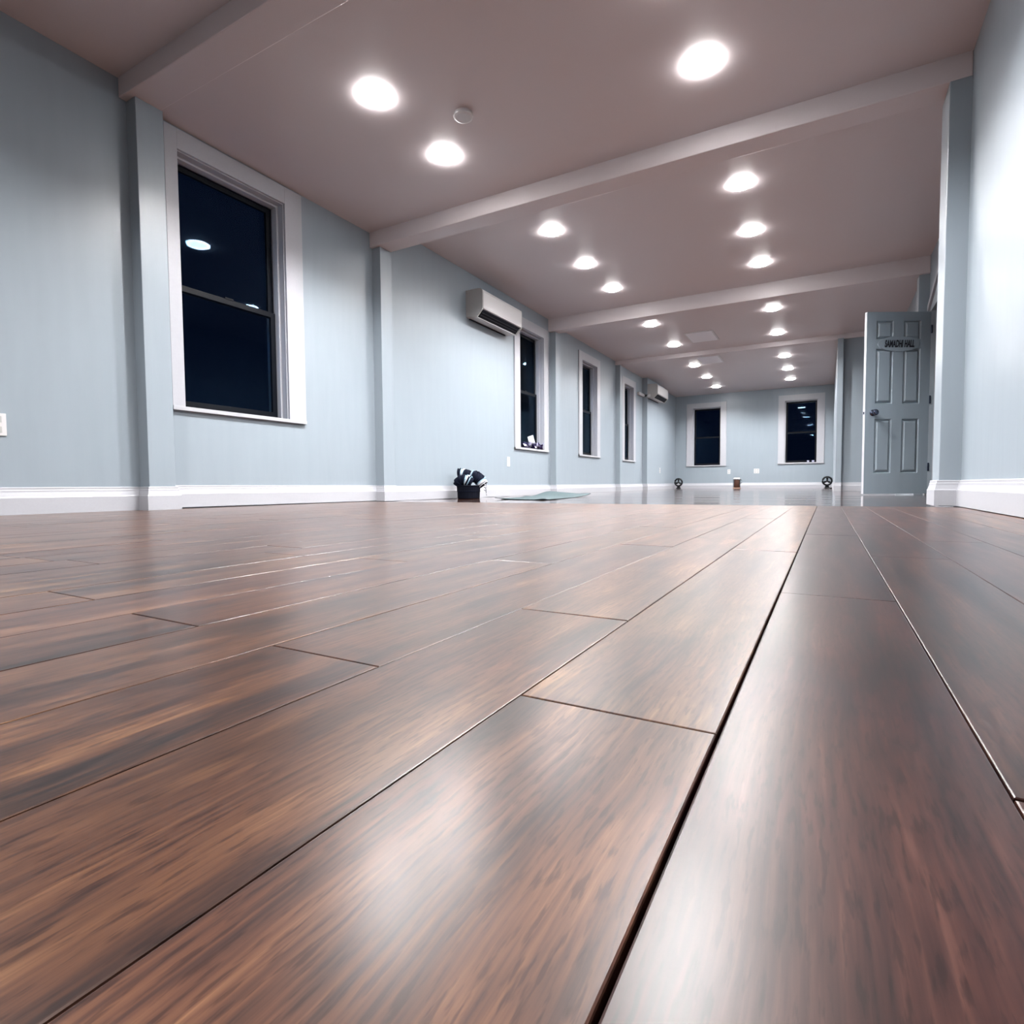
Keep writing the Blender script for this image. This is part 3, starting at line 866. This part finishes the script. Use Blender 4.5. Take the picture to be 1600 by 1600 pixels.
for nm, lo, hi, mt in (('top_layer', 0.022, 0.05, 'mat'), ('bottom_layer', 0.0, 0.0215, 'matdark')):
    bm = bmesh.new()
    G = [[[bm.verts.new(Vector(mat_pt(i / NS, j / NT, z)) * H) for j in range(NT + 1)] for i in range(NS + 1)] for z in (lo, hi)]
    for L_ in range(2):
        for i in range(NS):
            for j in range(NT):
                bm.faces.new((G[L_][i][j], G[L_][i + 1][j], G[L_][i + 1][j + 1], G[L_][i][j + 1]))
    for i in range(NS):
        for j in (0, NT): bm.faces.new((G[0][i][j], G[0][i + 1][j], G[1][i + 1][j], G[1][i][j]))
    for j in range(NT):
        for i in (0, NS): bm.faces.new((G[0][i][j], G[0][i][j + 1], G[1][i][j + 1], G[1][i][j]))
    link(nm, bm, M[mt], e, True)
bm = bmesh.new()
quad(bm, [mat_pt(0.0, 0.03, 0.052), mat_pt(0.0, 0.10, 0.052), mat_pt(0.035, 0.10, 0.052), mat_pt(0.035, 0.03, 0.052)])
bmesh.ops.solidify(bm, geom=bm.faces[:], thickness=0.004 * H)
tag(link('corner_tag', bm, M['card'], e), 'small white tag at the mat corner')

# ------------------------------------------------------------------ things on the window sills
def crystal(x, y, z, s, seed, label):
    e = empty('crystal_cluster', (x, y, z)); tag(e, label, 'crystal', 'crystals on the window sill')
    rg = random.Random(seed)
    bm = bmesh.new()
    bmesh.ops.create_icosphere(bm, subdivisions=2, radius=s * H)
    for v in bm.verts:
        v.co *= rg.uniform(0.78, 1.18); v.co.z = max(v.co.z * 0.8, -0.45 * s * H)
    bmesh.ops.translate(bm, vec=Vector((x, y, z + 0.45 * s)) * H, verts=bm.verts)
    link('stone', bm, M['crystal'], e)
    for k in range(6):
        a = rg.uniform(0, 6.28); r = rg.uniform(.3, .8) * s; hgt = rg.uniform(.5, .95) * s
        base = Vector((x + r * math.cos(a), y + r * math.sin(a), z + .45 * s)); top = base + Vector((math.cos(a) * .35 * s, math.sin(a) * .35 * s, hgt))
        bm = bmesh.new(); tube(bm, [base, base.lerp(top, .7), top], [s * .2, s * .19, s * .02], 6)
        link('point', bm, M['crystal_l'] if k % 2 else M['crystal'], e)
SX = XL - 0.30
crystal(SX - .05, 53.6, 4.985, 0.58, 3, 'left violet crystal cluster on the second window sill')
crystal(SX + .05, 55.0, 4.985, 0.60, 8, 'middle violet crystal cluster on the second window sill')
crystal(SX + .05, 56.25, 4.985, 0.55, 12, 'right violet crystal cluster on the second window sill')
bm = bmesh.new()
box(bm, (-0.02, -0.38, 0.0), (0.02, 0.38, 0.85), 0.008)
bmesh.ops.rotate(bm, cent=(0, 0, 0), matrix=Matrix.Rotation(0.32, 3, 'X'), verts=bm.verts)
bmesh.ops.rotate(bm, cent=(0, 0, 0), matrix=Matrix.Rotation(-0.5, 3, 'Z'), verts=bm.verts)
bmesh.ops.translate(bm, vec=Vector((SX - 0.1, 55.0, 5.62)) * H, verts=bm.verts)
tag(link('card', bm, M['card']), 'small white card standing tilted among the crystals', 'card')
def votive(x, label):
    e = empty('votive_glass', (x, YB + .35, 5.05)); tag(e, label, 'candle holder', 'glasses on the end window sill')
    bm = bmesh.new(); lathe(bm, [(0.16, 0), (0.2, 0.05), (0.22, 0.36), (0.19, 0.36), (0.16, 0.1)], (x, YB + .35, 5.05), 14); link('cup', bm, M['crystal_l'], e, True)
    bm = bmesh.new(); lathe(bm, [(0.12, 0.1), (0.12, 0.24), (0.02, 0.25)], (x, YB + .35, 5.05), 12); link('candle', bm, M['whitewool'], e, True)
votive(-3.2, 'left tiny pale glass on the right end window sill'); votive(-2.35, 'right tiny pale glass on the right end window sill')

# ------------------------------------------------------------------ small round fans and lantern by the end wall
def fan(x, y, label, zb=0.0):
    z = zfar(y) + zb
    e = empty('desk_fan', (x, y, z)); tag(e, label, 'fan', 'small black fans by the end wall')
    cz = z + 1.30
    bm = bmesh.new()
    seg = 28
    for off in (-0.16, 0.16):
        tube(bm, [(x + 0.70 * math.cos(2 * math.pi * i / seg), y + off, cz + 0.70 * math.sin(2 * math.pi * i / seg)) for i in range(seg + 1)], 0.13, 8)
    tube(bm, [(x + 0.76 * math.cos(2 * math.pi * i / seg), y, cz + 0.76 * math.sin(2 * math.pi * i / seg)) for i in range(seg + 1)], 0.13, 8)
    link('guard_ring', bm, M['black'], e, True)
    for k in range(10):
        a = 2 * math.pi * k / 10
        bm = bmesh.new(); tube(bm, [(x + .14 * math.cos(a), y - .20, cz + .14 * math.sin(a)), (x + .7 * math.cos(a), y - .16, cz + .7 * math.sin(a))], 0.012, 5)
        link('guard_wire', bm, M['black'], e)
    for k in range(3):
        a = math.pi / 2 + 2 * math.pi * k / 3
        bm = bmesh.new()
        pr_ = [(0.1, -0.10), (0.42, -0.22), (0.6, -0.10), (0.56, 0.14), (0.3, 0.16), (0.1, 0.10)]
        fr_ = [bm.verts.new(Vector((x + r * math.cos(a) - t * math.sin(a), y - .03 + t * .35, cz + r * math.sin(a) + t * math.cos(a))) * H) for r, t in pr_]
        bk = [bm.verts.new(v.co + Vector((0, 0.02 * H, 0))) for v in fr_]
        bm.faces.new(fr_); bm.faces.new(bk[::-1])
        for i in range(6): bm.faces.new((fr_[i], fr_[(i + 1) % 6], bk[(i + 1) % 6], bk[i]))
        link('blade', bm, M['black'], e)
    bm = bmesh.new(); lathe(bm, [(0.14, -0.22), (0.17, -0.1), (0.18, 0.2), (0.1, 0.32)], (x, y, cz), 16, axis='Y'); link('motor', bm, M['black'], e, True)
    bm = bmesh.new(); tube(bm, [(x, y + .1, z + .08), (x, y + .12, cz - .70)], [0.36, 0.28], 12); link('neck', bm, M['black'], e, True)
    bm = bmesh.new(); lathe(bm, [(0.52, 0), (0.52, 0.06), (0.45, 0.12), (0.2, 0.18)], (x, y, z), 24); link('foot', bm, M['black'], e, True)
fan(-26.55, 117.2, 'small black round fan in the far left corner')
fan(0.02, 117.0, 'small black round fan at the right end of the end wall')
lx, ly = -15.35, 117.2; lz = zfar(ly)
e = empty('lantern', (lx, ly, lz)); tag(e, 'small brown glass lantern with white top before the end wall', 'lantern')
bm = bmesh.new(); box(bm, (lx - .68, ly - .5, lz), (lx + .68, ly + .5, lz + .18), 0.04); link('base', bm, M['terra'], e)
bm = bmesh.new(); lathe(bm, [(0.50, 0.18), (0.56, 0.3), (0.56, 1.55), (0.48, 1.75)], (lx, ly, lz), 20); link('body', bm, M['amber'], e, True)
bm = bmesh.new(); lathe(bm, [(0.60, 1.74), (0.64, 1.80), (0.62, 2.0), (0.5, 2.08)], (lx, ly, lz), 20); link('lid', bm, M['plastic'], e, True)
for s in (-1, 1):
    bm = bmesh.new(); tube(bm, [(lx + s * .60, ly - .2, lz + .18), (lx + s * .62, ly - .2, lz + 1.76)], 0.05, 8); link('rod', bm, M['black'], e)
bm = bmesh.new(); tube(bm, [(lx + .6, ly, lz + 1.8), (lx + .86, ly, lz + 1.6), (lx + .86, ly, lz + 1.1), (lx + .58, ly, lz + .95)], 0.05, 8); link('handle', bm, M['black'], e, True)
e = empty('plug_adapter', (0.72, 108.0, zfar(108))); tag(e, 'tiny black plug lying beside the right fan', 'plug')
z = zfar(108)
bbox('body', (0.50, 107.8, z), (0.78, 108.2, z + .2), M['black'], e, 0.03)
bm = bmesh.new(); tube(bm, [(0.55, 108.1, z + .06), (0.3, 110.0, z + .03), (0.35, 113.5, z + .03), (0.05, 116.6, z + .06)], 0.03, 6); link('cord', bm, M['black'], e, True)
